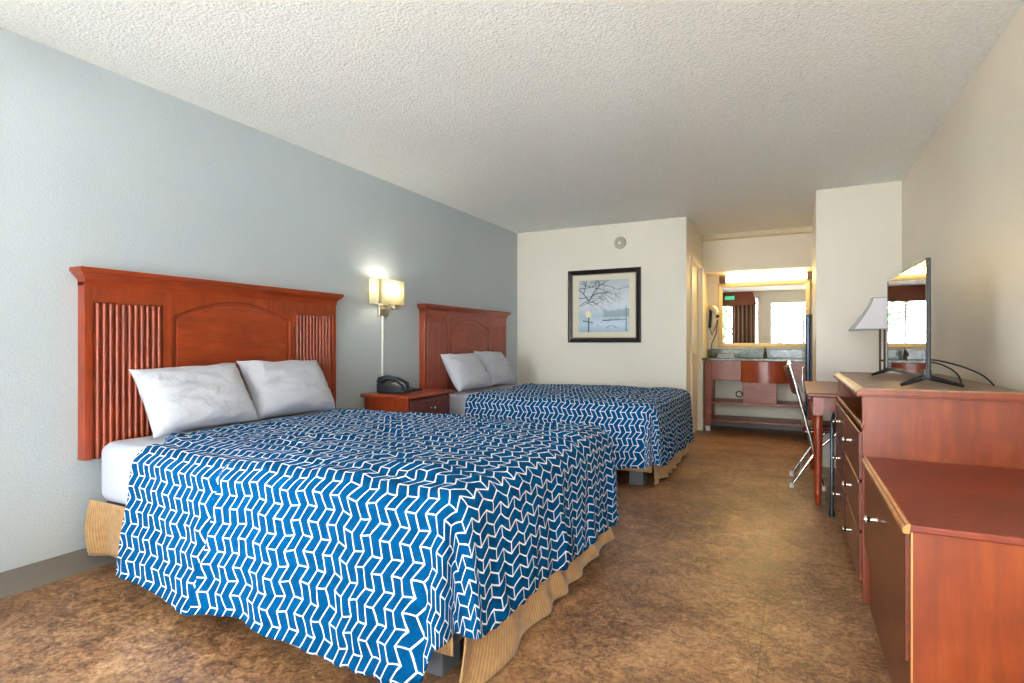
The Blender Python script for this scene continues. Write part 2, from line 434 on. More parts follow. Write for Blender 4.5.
# ------------------------------------------------------------------ beds
BX, BY1, BY2 = XL, 2.21, 4.91
def sm(a, b, x):
    t = max(0, min(1, (x - a) / (b - a))); return t * t * (3 - 2 * t)
def nz(x, y, z=0): return noise.noise(Vector((x, y, z)))
QE, PE, ZT, RB = 2.02, 0.72, 0.605, 0.10
def comforter(seed, head, drop_near, drop_far, drop_foot, fold_q):
    mb = MB(); st = 0.018
    nx_ = int(2.1 / st); ny_ = int(2 * PE / st)
    def head_q(p): return head(p)
    def topz(q, p):
        z = ZT + 0.030 + 0.012 * nz(q * 2.2, p * 2.2, seed) + 0.010 * nz(q * 6, p * 6, seed + 3)
        r1 = nz(q * 5 + 1.5 * p, p * 9 - 2 * q, seed + 7); z += 0.020 * max(0, 0.35 - abs(r1)) / 0.35 * (0.5 + 0.5 * nz(q * 2, p * 2, seed + 11))
        e = min(QE - q, PE - abs(p)); z -= 0.014 * (1 - sm(0, 0.12, e))
        return z
    rows, uvr = [], []
    for j in range(ny_ + 1):
        p = -PE + 2 * PE * j / ny_; r = []; u = []; h0 = head_q(p)
        for i in range(nx_ + 1):
            q = h0 + (QE - h0) * i / nx_
            z = topz(q, p) - 0.022 * (1 - sm(0, 0.05, q - h0)) * 1.0
            r.append((q, p, z)); u.append((q, p))
        rows.append(r); uvr.append(u)
    mb.grid(rows, uvr)
    # columns down the sides, round the corners and across the foot
    cols = []
    ns = int(2.1 / st); h0 = head_q(-PE)
    for i in range(ns + 1):
        q = h0 + (QE - h0) * i / ns; cols.append((q, -PE, 90.0, 'n'))
    NCn = 16
    for i in range(1, NCn): cols.append((QE, -PE, 90 - 90 * i / NCn, 'c'))
    nf = int(2 * PE / st)
    for i in range(nf + 1): cols.append((QE, -PE + 2 * PE * i / nf, 0.0, 'f'))
    for i in range(1, NCn): cols.append((QE, PE, -90 * i / NCn, 'd'))
    h0 = head_q(PE)
    for i in range(ns + 1):
        q = QE - (QE - h0) * i / ns; cols.append((q, PE, -90.0, 'r'))
    ND = 34; G, GU = [], []
    acc = 0
    for (bq, bp, ang, kd) in cols:
        a = math.radians(ang); n = Vector((math.cos(a), -math.sin(a)))
        if kd == 'n': h = drop_near(bq)
        elif kd == 'r': h = drop_far(bq)
        elif kd == 'f': h = drop_foot(bp)
        elif kd == 'c':
            w = sm(0.8, 1.0, ang / 90); h = w * drop_near(QE) + (1 - w) * drop_foot(-PE); h -= 0.02 * math.sin(PI * ang / 90)
        else:
            w = -ang / 90; h = w * drop_far(QE) + (1 - w) * drop_foot(PE); h -= 0.04 * math.sin(PI * w)
        flare = {'n': 0.16, 'r': 0.08, 'f': 0.06}.get(kd)
        if kd == 'c': flare = 0.16 * (ang / 90) + 0.06 * (1 - ang / 90)
        if kd == 'd': flare = 0.07
        sx = bq if kd in 'nr' else (2.2 + bp)
        hd = h0 if kd == 'n' else 0
        col, cu = [], []
        for i in range(ND + 1):
            d = h * i / ND; d0 = RB * PI / 2
            if d < d0: off = RB * math.sin(d / RB); dz = RB * (1 - math.cos(d / RB))
            else: off = RB + (d - d0) * math.sin(flare); dz = RB + (d - d0) * math.cos(flare)
            f = sm(0.02, 0.45, d)
            wv = 0.016 * nz(sx * 4.2, d * 0.9, seed + 21) + 0.012 * nz(sx * 9, d * 2.0, seed + 31) + 0.005 * nz(sx * 20, d * 7, seed + 41)
            off += wv * f * 1.6
            off += 0.006 * nz(sx * 8, d * 9, seed + 51)
            if kd in 'cd':
                w = abs(ang) / 90
                off += f * (0.035 * math.sin(w * PI * 3.0 + 0.4) - 0.030) * math.sin(PI * min(1, max(0, w)))
            uo = 0
            if kd == 'n' and fold_q is not None:
                t = bq - fold_q - 0.02 * math.sin(d * 5)
                if t > 0: off += 0.055 * f * math.exp(-t / 0.2) * sm(0, 0.010, t)
                else: off += 0.012 * f * math.exp(t / 0.10) - 0.060 * f * math.exp(-(t / 0.032) ** 2); uo = -0.04
            z0 = topz(bq, bp)
            qx, qy = bq, bp
            if kd == 'n':   # head edge of the drape slants towards the foot
                qx -= 0.07 * sm(1.6, QE, bq) * sm(0.1, 0.6, d)
            z = max(0.012, z0 - dz)
            col.append((qx + n.x * off, qy + n.y * off, z)); cu.append((bq + n.x * d + uo, bp + n.y * d))
        G.append(col); GU.append(cu)
    mb.grid(G, GU)
    return mb
def bed_mesh_thing(label, by, seed, fl, spread):
    t = thing('bed', label, 'bed', (BX, by, 0), 0, 'beds against the grey wall')
    m = MB()
    def rsup(x0, x1, hw, z0, z1, r, n=10, pk=0.0):
        rows = []
        prof = [(0.0, z0)] + [(r * (1 - math.cos(a)) if False else r * (1 - math.sin(a)), z0 + r * (1 - math.cos(a))) for a in [0, PI / 4, PI / 2]]
        return prof
    # mattress under a fitted sheet: rounded slab
    def slab(m, x0, x1, hw, z0, z1, rc, rz, nzs=6):
        ring = []
        for (cx, cy, a0) in ((x1 - rc, hw - rc, 0), (x0 + rc, hw - rc, PI / 2), (x0 + rc, -hw + rc, PI), (x1 - rc, -hw + rc, 1.5 * PI)):
            for i in range(7):
                a = a0 + PI / 2 * i / 6; ring.append((cx, cy, math.cos(a), math.sin(a)))
        rows = []
        for i in range(nzs + 1):
            a = -PI / 2 + PI / 2 * i / nzs; ins = rz * (1 - math.cos(a)); z = z0 + rz + rz * math.sin(a)
            rows.append([(cx + c * (rc - ins), cy + s_ * (rc - ins), z) for cx, cy, c, s_ in ring])
        for i in range(nzs + 1):
            a = PI / 2 * i / nzs; ins = rz * (1 - math.cos(a)); z = z1 - rz + rz * math.sin(a)
            rows.append([(cx + c * (rc - ins), cy + s_ * (rc - ins), z) for cx, cy, c, s_ in ring])
        m.grid(rows, closed=True); n = len(ring); N = len(rows)
        o = len(m.v) - n * N
        m.f.append([o + k for k in range(n)][::-1]); m.mi.append(0); m.f.append([o + (N - 1) * n + k for k in range(n)]); m.mi.append(0)
    m = MB(); slab(m, 0.064, 2.06, 0.765, 0.335, 0.612, 0.09, 0.05); m.build('mattress', 'sheet', t, smooth=60)
    m = MB(); slab(m, 0.075, 2.05, 0.745, 0.115, 0.335, 0.06, 0.02); m.build('box_spring', 'box_cloth', t, smooth=60)
    for (x, y) in ((0.2, -0.66), (0.2, 0.66), (1.94, -0.66), (1.94, 0.66)):
        MB().box(x - 0.055, x + 0.055, y - 0.055, y + 0.055, 0, 0.115).build('leg', 'grey_block', t, bevel=0.006)
    # pleated skirt round three sides
    m = MB(); path = []
    HW = 0.768; XF = 2.085
    def seg(p0, p1, kd):
        L = math.hypot(p1[0] - p0[0], p1[1] - p0[1]); n = int(L / 0.012)
        for i in range(n + 1): path.append((p0[0] + (p1[0] - p0[0]) * i / n, p0[1] + (p1[1] - p0[1]) * i / n, kd, L * i / n))
    for (p0, p1, nn, kd) in (((0.05, -HW), (XF - 0.015, -HW), (0, -1), 'n'), ((XF - 0.02, -HW + 0.05), (XF - 0.02, HW - 0.03), (1, 0), 'f'), ((XF - 0.015, HW), (0.05, HW), (0, 1), 'r')):
        path.clear(); seg(p0, p1, kd); G, U = [], []
        L = path[-1][3]
        for (x, y, kd, s_) in path:
            c, cu = [], []
            hem = 0.115 + 0.02 * nz(s_ * 3, seed, 2) if kd != 'f' else 0.014 + 0.03 * sm(0.5, 1.5, s_) * (0.6 + nz(s_ * 5, seed, 5))
            if kd == 'n': hem -= 0.03 * sm(0.3, 0, s_)
            pl = (s_ * 5.2) % 1.0
            for i in range(13):
                f = i / 12; z = 0.345 + (hem - 0.345) * f
                off = 0.006 + f * ((0.012 + 0.016 * math.exp(-s_ / 0.3)) * math.sin(2 * PI * s_ * 4.6 + 1.3 * math.sin(s_ * 7 + seed)) + 0.014 * nz(s_ * 11, f, seed)) * (1.0 if kd == 'f' else 0.7)
                off += f * f * ((0.065 if fl > 0 else 0.03) if kd == 'f' else 0.0)
                if kd == 'f': off += f * f * fl * math.exp(-(s_ / 0.22) ** 2)
                if kd == 'n': off += -0.012 * f + 0.02 * math.exp(-(s_ / 0.08) ** 2) * math.sin(PI * f)
                tl = 0
                if kd == 'f': tl = -spread * f ** 3 * math.exp(-(s_ / 0.3) ** 2)
                c.append((x + nn[0] * off, y + nn[1] * off + tl, max(z, 0.008))); cu.append((s_, z))
            G.append(c); U.append(cu)
        m.grid(G, U)
    m.build('bed_skirt', 'skirt', t, smooth=80, solid=0.003)
    return t
b1 = bed_mesh_thing('bed with white sheet and tan skirt nearest the camera', BY1, 1, 0.005, 0.24)
b2 = bed_mesh_thing('farther bed with white sheet and tan skirt, near the framed picture', BY2, 9, -0.03, 0.0)
hn1 = lambda p: 0.31 - 0.06 * sm(-0.6, 0.75, p) + 0.012 * math.sin(p * 7) + 0.15 * sm(-0.55, -0.72, p)
c1 = comforter(3, hn1, lambda q: 0.59 + 0.03 * sm(0.6, 1.0, q) * (1 - sm(1.0, 1.03, q)) + 0.035 * sm(1.2, 2.0, q) + 0.006 * math.sin(q * 9), lambda q: 0.5,
               lambda p: 0.505 + 0.085 * sm(-0.6, 0.7, p) + 0.010 * math.sin(p * 8), 1.02).build('comforter', 'comforter', smooth=70, weld=True, solid=0.012)
c1.location = (BX, BY1, 0)
tag(c1, 'blue and white chevron comforter spread over the bed nearest the camera', 'comforter', 'chevron comforters')
hn2 = lambda p: 0.50 - 0.10 * sm(-0.6, 0.75, p) + 0.02 * math.sin(p * 6 + 2)
c2 = comforter(17, hn2, lambda q: 0.53 - 0.02 * math.sin(q * 3) + 0.01 * math.sin(q * 8), lambda q: 0.5,
               lambda p: 0.52 + 0.035 * sm(-0.5, 0.7, p) + 0.012 * math.sin(p * 9 + 1), None).build('comforter', 'comforter', smooth=70, weld=True, solid=0.012)
c2.location = (BX, BY2, 0)
tag(c2, 'blue and white chevron comforter on the farther bed, beside the nightstand', 'comforter', 'chevron comforters')

# pillows
def pillow(label, loc, w, h, th, lean, yaw, roll, seed, grp):
    m = MB(); N = 30; front, back = [], []
    for i in range(N + 1):
        rf, rb = [], []
        for j in range(N + 1):
            a = -1 + 2 * i / N; b = -1 + 2 * j / N      # a across width, b up
            k = (max(0, 1 - abs(a) ** 3.2) * max(0, 1 - abs(b) ** 3.2)) ** 0.5
            pin = 1 - 0.07 * (1 - abs(b) ** 2) * abs(a) ** 4
            pin2 = 1 - 0.09 * (1 - abs(a) ** 2) * abs(b) ** 4
            x = a * w / 2 * pin; z = b * h / 2 * pin2
            z += 0.012 * nz(a * 2, seed, 1) * (1 if b > 0 else 0.3)
            wr = 0.012 * nz(a * 3 + b, b * 5, seed) + 0.024 * (0.5 - abs(nz(a * 1.6 + seed, b * 4.5 + 0.7 * a, seed + 5))) 
            t = th / 2 * k * (1.0 - 0.15 * b)
            rf.append((x, t + wr * k + 0.001, z)); rb.append((x, -t - 0.001, z))
        front.append(rf); back.append(rb)
    m.grid(front); m.grid(back)
    # side hem joining both faces
    def rim(R): return [R[i][0] for i in range(N + 1)] + [R[N][j] for j in range(1, N + 1)] + [R[i][N] for i in range(N - 1, -1, -1)] + [R[0][j] for j in range(N - 1, 0, -1)]
    m.grid([rim(front), rim(back)], closed=True)
    o = m.build('pillow', 'pillow', smooth=80, weld=True)
    # local: x width, y facing (front +y), z up; front faces +x world, leaning back
    R = Matrix.Rotation(yaw, 4, 'Z') @ Matrix.Rotation(-PI / 2, 4, 'Z') @ Matrix.Rotation(lean, 4, 'X') @ Matrix.Rotation(roll, 4, 'Y')
    o.matrix_world = Matrix.Translation(loc) @ R
    return tag(o, label, 'pillow', grp)
pg = 'white pillows leaning on the headboards'
pillow('left white pillow leaning on the nearer large headboard', (-2.765, 1.85, 0.80), 0.57, 0.375, 0.17, 0.55, -0.04, 0.03, 2, pg)
pillow('right white pillow on the nearer bed, the one next to the wall sconce', (-2.785, 2.455, 0.805), 0.62, 0.38, 0.17, 0.50, 0.03, -0.02, 6, pg)
pillow('left white pillow on the farther bed, closer to the nightstand', (-2.75, 4.51, 0.815), 0.58, 0.39, 0.16, 0.55, -0.04, 0.02, 12, pg)
pillow('right white pillow on the farther bed, closest to the back wall', (-2.775, 5.11, 0.82), 0.60, 0.40, 0.16, 0.5, 0.05, -0.04, 15, pg)

# headboards
def headboard(label, by):
    t = thing('headboard', label, 'headboard', (XL, by, 0), 0, 'headboards on the grey wall')
    W2 = 0.80; Z0, Z1 = 0.53, 1.37; FX = 0.058
    def arch(y): return 1.22 + 0.10 * (1 - (y / 0.38) ** 2)
    # frame board: stiles, rails and the arched surround in one mesh
    m = MB()
    m.box(0.0, 0.044, -W2, W2, Z0, Z1)
    m.box(0.04, FX, -W2, -W2 + 0.035, Z0, Z1); m.box(0.04, FX, W2 - 0.035, W2, Z0, Z1)
    m.box(0.04, FX, -0.435, -0.385, Z0, Z1); m.box(0.04, FX, 0.385, 0.435, Z0, Z1)
    m.box(0.04, FX, -W2 + 0.035, -0.435, 1.275, Z1); m.box(0.04, FX, 0.435, W2 - 0.035, 1.275, Z1)
    N = 24; ys = [-0.385 + 0.77 * i / N for i in range(N + 1)]
    poly = [(y, arch(y)) for y in ys] + [(0.385, Z1), (-0.385, Z1)]
    m.prism(poly, 'x', 0.04, FX)
    m.build('frame', 'wood', t, bevel=0.003)
    m = MB(); iy = [-0.36 + 0.72 * i / N for i in range(N + 1)]
    poly = [(-0.36, Z0 + 0.02)] + [(y, arch(y) - 0.026) for y in iy] + [(0.36, Z0 + 0.02)]
    m.prism(poly, 'x', 0.042, 0.052); m.build('center_panel', 'wood_h', t, bevel=0.006)
    for s in (-1, 1):
        m = MB(); y0 = 0.438; n = 11; pw = 0.316 / n
        for i in range(n):
            c = y0 + pw * (i + 0.5); r = pw * 0.36
            poly = [(0.044 + 0.0, s * (c - r))] + [(0.046 + 0.014 * math.sin(PI * k / 6), s * (c - r * math.cos(PI * k / 6))) for k in range(7)] + [(0.044, s * (c + r))]
            m.prism(poly, 'z', Z0 + 0.0, 1.268)
        m.build('reeded_panel', 'wood', t, smooth=50)
    m = MB()
    prof = [(0, Z1 - 0.02), (0.062, Z1 - 0.02), (0.066, Z1), (0.070, Z1 + 0.012), (0.082, Z1 + 0.026), (0.092, Z1 + 0.034), (0.092, Z1 + 0.040), (0.100, Z1 + 0.044), (0.100, Z1 + 0.062), (0, Z1 + 0.062)]
    rows = []
    for (x, z) in prof:
        e = max(0, x - 0.066)
        rows.append([(0.0, -W2 - e, z), (x, -W2 - e, z), (x, W2 + e, z), (0.0, W2 + e, z)])
    m.grid(rows)
    m.f.append([len(m.v) - 4 + k for k in range(4)]); m.mi.append(0)
    m.build('cornice', 'wood_h', t)
    return t
headboard('cherry headboard with fluted sides behind the nearest bed, on grey wall', BY1)
headboard('cherry headboard with arched panel behind the farther bed, beside wall corner', BY2 - 0.02)

# ------------------------------------------------------------------ knobs
def knob(name, parent, at, m='chrome', axis='-x', s=1.0):
    R = {'-x': Matrix.Rotation(-PI / 2, 4, 'Y'), '+x': Matrix.Rotation(PI / 2, 4, 'Y')}[axis]
    return MB().lathe([(0.008 * s, 0), (0.006 * s, 0.006 * s), (0.005 * s, 0.018 * s), (0.009 * s, 0.022 * s), (0.013 * s, 0.028 * s), (0.012 * s, 0.034 * s), (0.005 * s, 0.037 * s)], at, 14, R).build(name, m, parent, smooth=40)

# ------------------------------------------------------------------ nightstand, phone, sconce
t = thing('nightstand', 'cherry nightstand with one knobbed drawer between the two beds', 'nightstand', (-2.97, 3.6, 0.03))
MB().box(0.0, 0.46, -0.315, 0.315, 0.632, 0.66).build('top', 'wood_h', t, bevel=0.01)
m = MB(); m.box(0.02, 0.43, -0.285, -0.262, 0.04, 0.632); m.box(0.02, 0.43, 0.262, 0.285, 0.04, 0.632); m.box(0.02, 0.04, -0.262, 0.262, 0.04, 0.632)
m.box(0.04, 0.43, -0.262, 0.262, 0.43, 0.45); m.box(0.04, 0.43, -0.262, 0.262, 0.06, 0.085); m.box(0.03, 0.42, -0.275, 0.275, -0.03, 0.04)
m.build('body', 'wood', t, bevel=0.003)
dr = MB().box(0.41, 0.44, -0.25, 0.25, 0.46, 0.622); d = dr.build('drawer', 'wood_front', t, bevel=0.004)
m = MB()
for (a, b) in ((-0.22, -0.085), (-0.07, 0.07), (0.085, 0.22)): m.box(0.438, 0.446, a, b, 0.485, 0.6)
m.build('drawer_panel', 'wood_front', d, bevel=0.004)
knob('knob', d, (0.446, 0, 0.542), 'chrome', '+x', 1.1)

t = thing('telephone', 'dark desk telephone with handset on the nightstand', 'telephone', (-2.80, 3.52, 0.691), 0.25)
m = MB(); m.prism([(-0.10, 0), (0.10, 0), (0.10, 0.018), (0.02, 0.035), (-0.07, 0.062), (-0.10, 0.062)], 'y', -0.09, 0.11)
m.build('body', 'phone', t, bevel=0.008)
m = MB()
for i in range(4):
    for j in range(3):
        f = 0.02 + i * 0.018; m.obox((-0.035 + i * 0.024, 0.015 + j * 0.022, 0.052 - i * 0.008), (0.014, 0.015, 0.008), Matrix.Rotation(0.35, 4, 'Y'))
m.build('keypad', 'paper', t, bevel=0.002)
m = MB(); m.tube([(-0.095, -0.05, 0.062), (-0.088, -0.05, 0.080), (-0.04, -0.05, 0.098), (0.03, -0.05, 0.086), (0.088, -0.05, 0.050), (0.092, -0.05, 0.030)], [0.024, 0.027, 0.018, 0.018, 0.026, 0.022], 12)
m.build('handset', 'phone', t, smooth=50)
MB().tube([(0.095, -0.05, 0.025)] + [(0.10 + 0.006 * math.cos(i * 1.2) + 0.0009 * i, -0.05 + 0.0045 * i, 0.014 + 0.006 * math.sin(i * 1.2)) for i in range(36)] + [(0.10, 0.112, 0.012)], 0.003, 6).build('cord', 'black', t, smooth=60)

t.scale = (1.2, 1.3, 1.2)
t = thing('wall_sconce', 'lit wall sconce with box shade above the nightstand', 'lamp', (XL, 3.56, 1.2))
def shadebox(m, x0, x1, y0, y1, z0, z1, bow=0.02):
    pts = [(x0, y0), (x1 - bow, y0)] + [(x1 - bow + bow * math.sin(PI * i / 8), y0 + (y1 - y0) * i / 8) for i in range(9)] + [(x0, y1), (x0, y0)]
    m.grid([[(x, y, z0) for x, y in pts], [(x, y, z1) for x, y in pts]])
m = MB(); shadebox(m, 0.03, 0.15, -0.17, 0.145, 0.19, 0.385); sh = m.build('lamp_shade', 'sconce_shade', t, smooth=30, solid=0.002)
m = MB()
m.box(0, 0.02, -0.035, 0.085, 0.10, 0.20); m.build('wall_plate', 'nickel', t, bevel=0.004)
m = MB(); m.tube([(0.02, 0.025, 0.16), (0.075, 0.025, 0.16), (0.075, 0.025, 0.20)], 0.009, 10); m.tube([(0.075, 0.025, 0.17), (0.09, 0.10, 0.17), (0.09, 0.10, 0.22)], 0.007, 8); m.box(0.05, 0.10, 0.06, 0.12, 0.155, 0.195); m.build('arm', 'nickel', t, bevel=0.002)
MB().lathe([(0.012, 0), (0.028, 0.02), (0.03, 0.05), (0.018, 0.09), (0.0, 0.1)], (0.085, 0.0, 0.20), 14).build('bulb', emis('lit_bulb', (255, 236, 196), 8), t, smooth=60)
MB().box(0, 0.012, 0.015, 0.035, -0.56, 0.10).build('cord_cover', 'white_plastic', t, bevel=0.003)
lamp('sconce_light', (XL + 0.10, 3.53, 1.52), 3.2, (1.0, 0.92, 0.76), 0.045)

# ------------------------------------------------------------------ picture and smoke detector
t = thing('framed_picture', 'dark framed winter landscape print with cream mat on the back wall', 'picture', (-1.905, YB, 1.5))
w, h = 0.425, 0.415
m = MB()
prof = [(0, 0.0), (0, 0.028), (0.014, 0.034), (0.036, 0.024), (0.052, 0.016), (0.052, 0.0)]   # inset, depth
rows = []
for (i, dpt) in prof: rows.append([(-w + i, -dpt, -h + i), (w - i, -dpt, -h + i), (w - i, -dpt, h - i), (-w + i, -dpt, h - i)])
m.grid(rows, closed=True); m.build('frame', 'frame_dark', t)
m = MB()
n = 46
for i in range(n):
    for (x, z) in ((-w + 0.057, -h + 0.05 + (2 * h - 0.1) * i / n), (w - 0.057, -h + 0.05 + (2 * h - 0.1) * i / n), (-w + 0.05 + (2 * w - 0.1) * i / n, -h + 0.057), (-w + 0.05 + (2 * w - 0.1) * i / n, h - 0.057)):
        m.obox((x, -0.016, z), (0.010, 0.006, 0.010), Matrix.Rotation(PI / 4, 4, 'Y'))
m.build('beaded_lip', 'bead', t)
m = MB(); m.box(-w + 0.04, w - 0.04, -0.010, -0.004, -h + 0.04, h - 0.04); m.build('mat', 'mat_board', t)
pw = 0.295
m = MB()
m.add([(-pw, -0.0115, -pw), (pw, -0.0115, -pw), (pw, -0.0115, pw), (-pw, -0.0115, pw)], [(0, 1, 2, 3)], [(0, 0), (1, 0), (1, 1), (0, 1)])
m.cur = 1
def strip(pts, r0, r1):
    for k in range(len(pts) - 1):
        a = Vector(pts[k]); b = Vector(pts[k + 1]); d = (b - a).normalized(); nn = Vector((-d.y, d.x)); ra = r0 + (r1 - r0) * k / (len(pts) - 1); rb = r0 + (r1 - r0) * (k + 1) / (len(pts) - 1)
        q = [a + nn * ra, b + nn * rb, b - nn * rb, a - nn * ra]
        m.add([(-pw + 2 * pw * min(1, max(0, p.x)), -0.0122, -pw + 2 * pw * min(1, max(0, p.y))) for p in q], [(0, 1, 2, 3)])
rnd = random.Random(4)
def branch(x, y, a, L, r, dep):
    pts = [(x, y)]
    for k in range(4):
        a += rnd.uniform(-0.25, 0.25); x += math.cos(a) * L / 4; y += math.sin(a) * L / 4; pts.append((x, y))
    strip(pts, r, r * 0.5)
    if dep > 0:
        for k in range(3):
            q = pts[rnd.choice((2, 3, 4))]; branch(q[0], q[1], a + rnd.uniform(-0.9, 0.9), L * 0.62, r * 0.55, dep - 1)
branch(0.3, 0.72, 0.5, 0.3, 0.008, 3); branch(0.1, 0.75, 1.3, 0.25, 0.009, 3); branch(0.0, 0.5, 0.5, 0.3, 0.007, 3); branch(0.2, 0.58, 0.2, 0.2, 0.007, 3); branch(0.05, 0.95, -0.6, 0.3, 0.007, 3); branch(0.2, 0.6, 1.0, 0.34, 0.014, 3); branch(0.2, 0.6, 2.0, 0.3, 0.012, 3); branch(0.0, 0.66, 0.1, 0.36, 0.008, 3); branch(0.02, 0.85, -0.2, 0.35, 0.007, 3); branch(0.4, 0.93, -0.2, 0.4, 0.006, 2); branch(0.05, 0.5, 0.3, 0.25, 0.005, 2)
strip([(0.2, 0.0), (0.2, 0.28)], 0.014, 0.012); strip([(0.08, 0.22), (0.2, 0.2), (0.3, 0.17)], 0.012, 0.006); strip([(0.55, 0.08), (0.65, 0.13), (0.75, 0.08)], 0.004, 0.004); strip([(0.48, 0.22), (0.95, 0.24)], 0.012, 0.005); strip([(0.94, 0.02), (0.94, 0.5)], 0.008, 0.006)
m.cur = 2
m.add([(-pw + 2 * pw * a, -0.0124, -pw + 2 * pw * b) for a, b in ((0.155, 0.28), (0.235, 0.28), (0.26, 0.35), (0.235, 0.40), (0.15, 0.40), (0.13, 0.35))], [(0, 1, 2, 3, 4, 5)])
m.build('print', ['print', 'ink', 'print_lamp'], t)
t = thing('smoke_detector', 'round cream smoke detector high on the back wall above the picture', 'smoke detector', (-1.715, YB, 2.2))
R = Matrix.Rotation(PI / 2, 4, 'X')
MB().lathe([(0.068, 0), (0.068, 0.018), (0.062, 0.028), (0.050, 0.034), (0.0, 0.036)], (0, 0, 0), 28, R).build('housing', plain('aged_plastic', (186, 182, 160), 0.5), t, smooth=40)
MB().lathe([(0.012, 0.03), (0.012, 0.039), (0.0, 0.04)], (0.0, 0, -0.005), 14, R).build('test_button', 'white_plastic', t)
MB().lathe([(0.038, 0.033), (0.038, 0.037), (0.033, 0.037), (0.033, 0.033)], (0, 0, 0), 24, R).build('vent_ring', 'bead', t)

# ------------------------------------------------------------------ dressers
LX = 0.262
# low dresser
LY0, LY1 = 1.765, 2.715
t = thing('low_dresser', 'low cherry cabinet with worn front edge, nearest the camera', 'dresser', (LX, LY0, 0))
dx = XR - LX - 0.015; dl = LY1 - LY0
m = MB(); m.box(0.0, dx, -0.012, dl, 0.588, 0.608); m.build('top', 'wood_top', t, bevel=0.004)
m = MB(); m.prism([(-0.004, 0.583), (0.012, 0.583), (0.014, 0.610), (0.006, 0.610), (-0.006, 0.598)], 'y', -0.014, dl); m.build('edge_strip', 'edge', t, bevel=0.003)
m = MB(); m.box(0.016, dx, 0.0, 0.02, 0.0, 0.587); m.box(0.035, dx, dl - 0.06, dl - 0.04, 0.0, 0.587); m.box(dx - 0.012, dx, 0.02, dl - 0.06, 0.02, 0.587)
m.box(0.03, dx - 0.012, 0.02, dl - 0.06, 0.22, 0.24); m.box(0.03, dx - 0.012, 0.02, dl - 0.06, 0.565, 0.587)
m.build('body', 'wood_dr', t, bevel=0.002)
MB().box(0.022, 0.036, 0.02, dl - 0.06, 0.0, 0.25).build('plinth', 'wood_front', t)
MB().box(0.0155, 0.0195, -0.0015, 0.012, 0.0, 0.586).build('edge_banding', 'edge', t)
d = MB().box(0.006, 0.026, 0.022, dl - 0.01, 0.235, 0.576).build('drawer', 'wood_front', t, bevel=0.003)
knob('knob', d, (0.006, 0.56, 0.455), 'chrome', '-x', 1.15)
# tall dresser
TY0, TY1 = 2.722, 4.12
t = thing('tall_dresser', 'tall cherry dresser with six knobbed drawers, standing under the television', 'dresser', (LX, TY0, 0))
dl = TY1 - TY0
m = MB(); m.prism([(-0.026, 0.866), (dx, 0.866), (dx, 0.895), (0.002, 0.895), (-0.012, 0.888), (-0.026, 0.876)], 'y', -0.022, dl + 0.022); m.build('top', 'wood_brown', t, bevel=0.004)
m = MB(); m.prism([(-0.024, 0.866), (dx, 0.866), (dx, 0.890), (-0.012, 0.888), (-0.024, 0.876)], 'y', -0.0255, -0.0215); m.prism([(-0.022, 0.858), (dx, 0.858), (dx, 0.868), (-0.022, 0.868)], 'y', -0.015, dl + 0.015); m.build('top_molding', 'wood_dr', t, bevel=0.002)
m = MB(); m.box(0, dx, 0.0, 0.02, 0, 0.86); m.box(0, dx, dl - 0.02, dl, 0, 0.86); m.box(dx - 0.012, dx, 0.02, dl - 0.02, 0.03, 0.86)
m.box(0.0, dx - 0.012, dl / 2 - 0.012, dl / 2 + 0.012, 0.05, 0.72); m.box(0.0, dx - 0.012, 0.02, dl - 0.02, 0.715, 0.735); m.box(0.0, dx - 0.012, 0.02, dl - 0.02, 0.05, 0.07)
m.box(0.03, 0.045, 0.02, dl - 0.02, 0.0, 0.05)
m.build('body', 'wood_dr', t, bevel=0.002)
MB().box(-0.006, 0.012, 0.0, dl, 0.722, 0.742).build('shelf_lip', 'wood_dr', t, bevel=0.004)
MB().box(-0.001, 0.010, -0.003, 0.022, 0.735, 0.86).build('corner_strip', 'wood_dr', t, bevel=0.002)
for k in range(3):
    for s in range(2):
        y0 = 0.024 if s == 0 else dl / 2 + 0.015; y1 = dl / 2 - 0.015 if s == 0 else dl - 0.024
        z0 = 0.078 + k * 0.213
        d = MB().box(-0.012, 0.014, y0, y1, z0, z0 + 0.202).build('drawer', 'wood_front', t, bevel=0.004)
        knob('knob', d, (-0.012, (y0 + y1) / 2, z0 + 0.115), 'chrome', '-x', 1.05)

# ------------------------------------------------------------------ television
t = thing('television', 'flat screen television on splayed black feet on the tall dresser', 'television', (0.490, 3.275, 0.897), 0.016)
HW_, Z0_, Z1_ = 0.465, 0.035, 0.535
m = MB(); m.box(0.0, 0.013, -HW_, HW_, Z0_, Z1_); m.box(0.013, 0.034, -HW_ + 0.12, HW_ - 0.08, Z0_ + 0.02, Z0_ + 0.3); m.build('housing', 'black', t, bevel=0.004)
m = MB(); b = 0.009
for a_, b_, c_, d_ in ((-HW_, -HW_ + b, Z0_, Z1_), (HW_ - b, HW_, Z0_, Z1_), (-HW_, HW_, Z0_, Z0_ + 0.016), (-HW_, HW_, Z1_ - b, Z1_)): m.box(-0.004, 0.001, a_, b_, c_, d_)
m.build('bezel', 'black', t, bevel=0.0015)
MB().box(-0.002, 0.001, -HW_ + b, HW_ - b, Z0_ + 0.016, Z1_ - b).build('screen', 'screen', t)
for s in (-1, 1):
    y = s * 0.415
    m = MB(); m.tube([(-0.085, y - 0.02, 0.006), (-0.04, y, 0.022), (0.0, y, 0.040)], [0.007, 0.010, 0.012], 8)
    m.tube([(0.012, y, 0.040), (0.07, y, 0.024), (0.135, y + 0.02, 0.006)], [0.012, 0.010, 0.007], 8); m.obox((0.006, y, 0.05), (0.03, 0.035, 0.04))
    m.build('foot', 'black_metal', t, smooth=50)
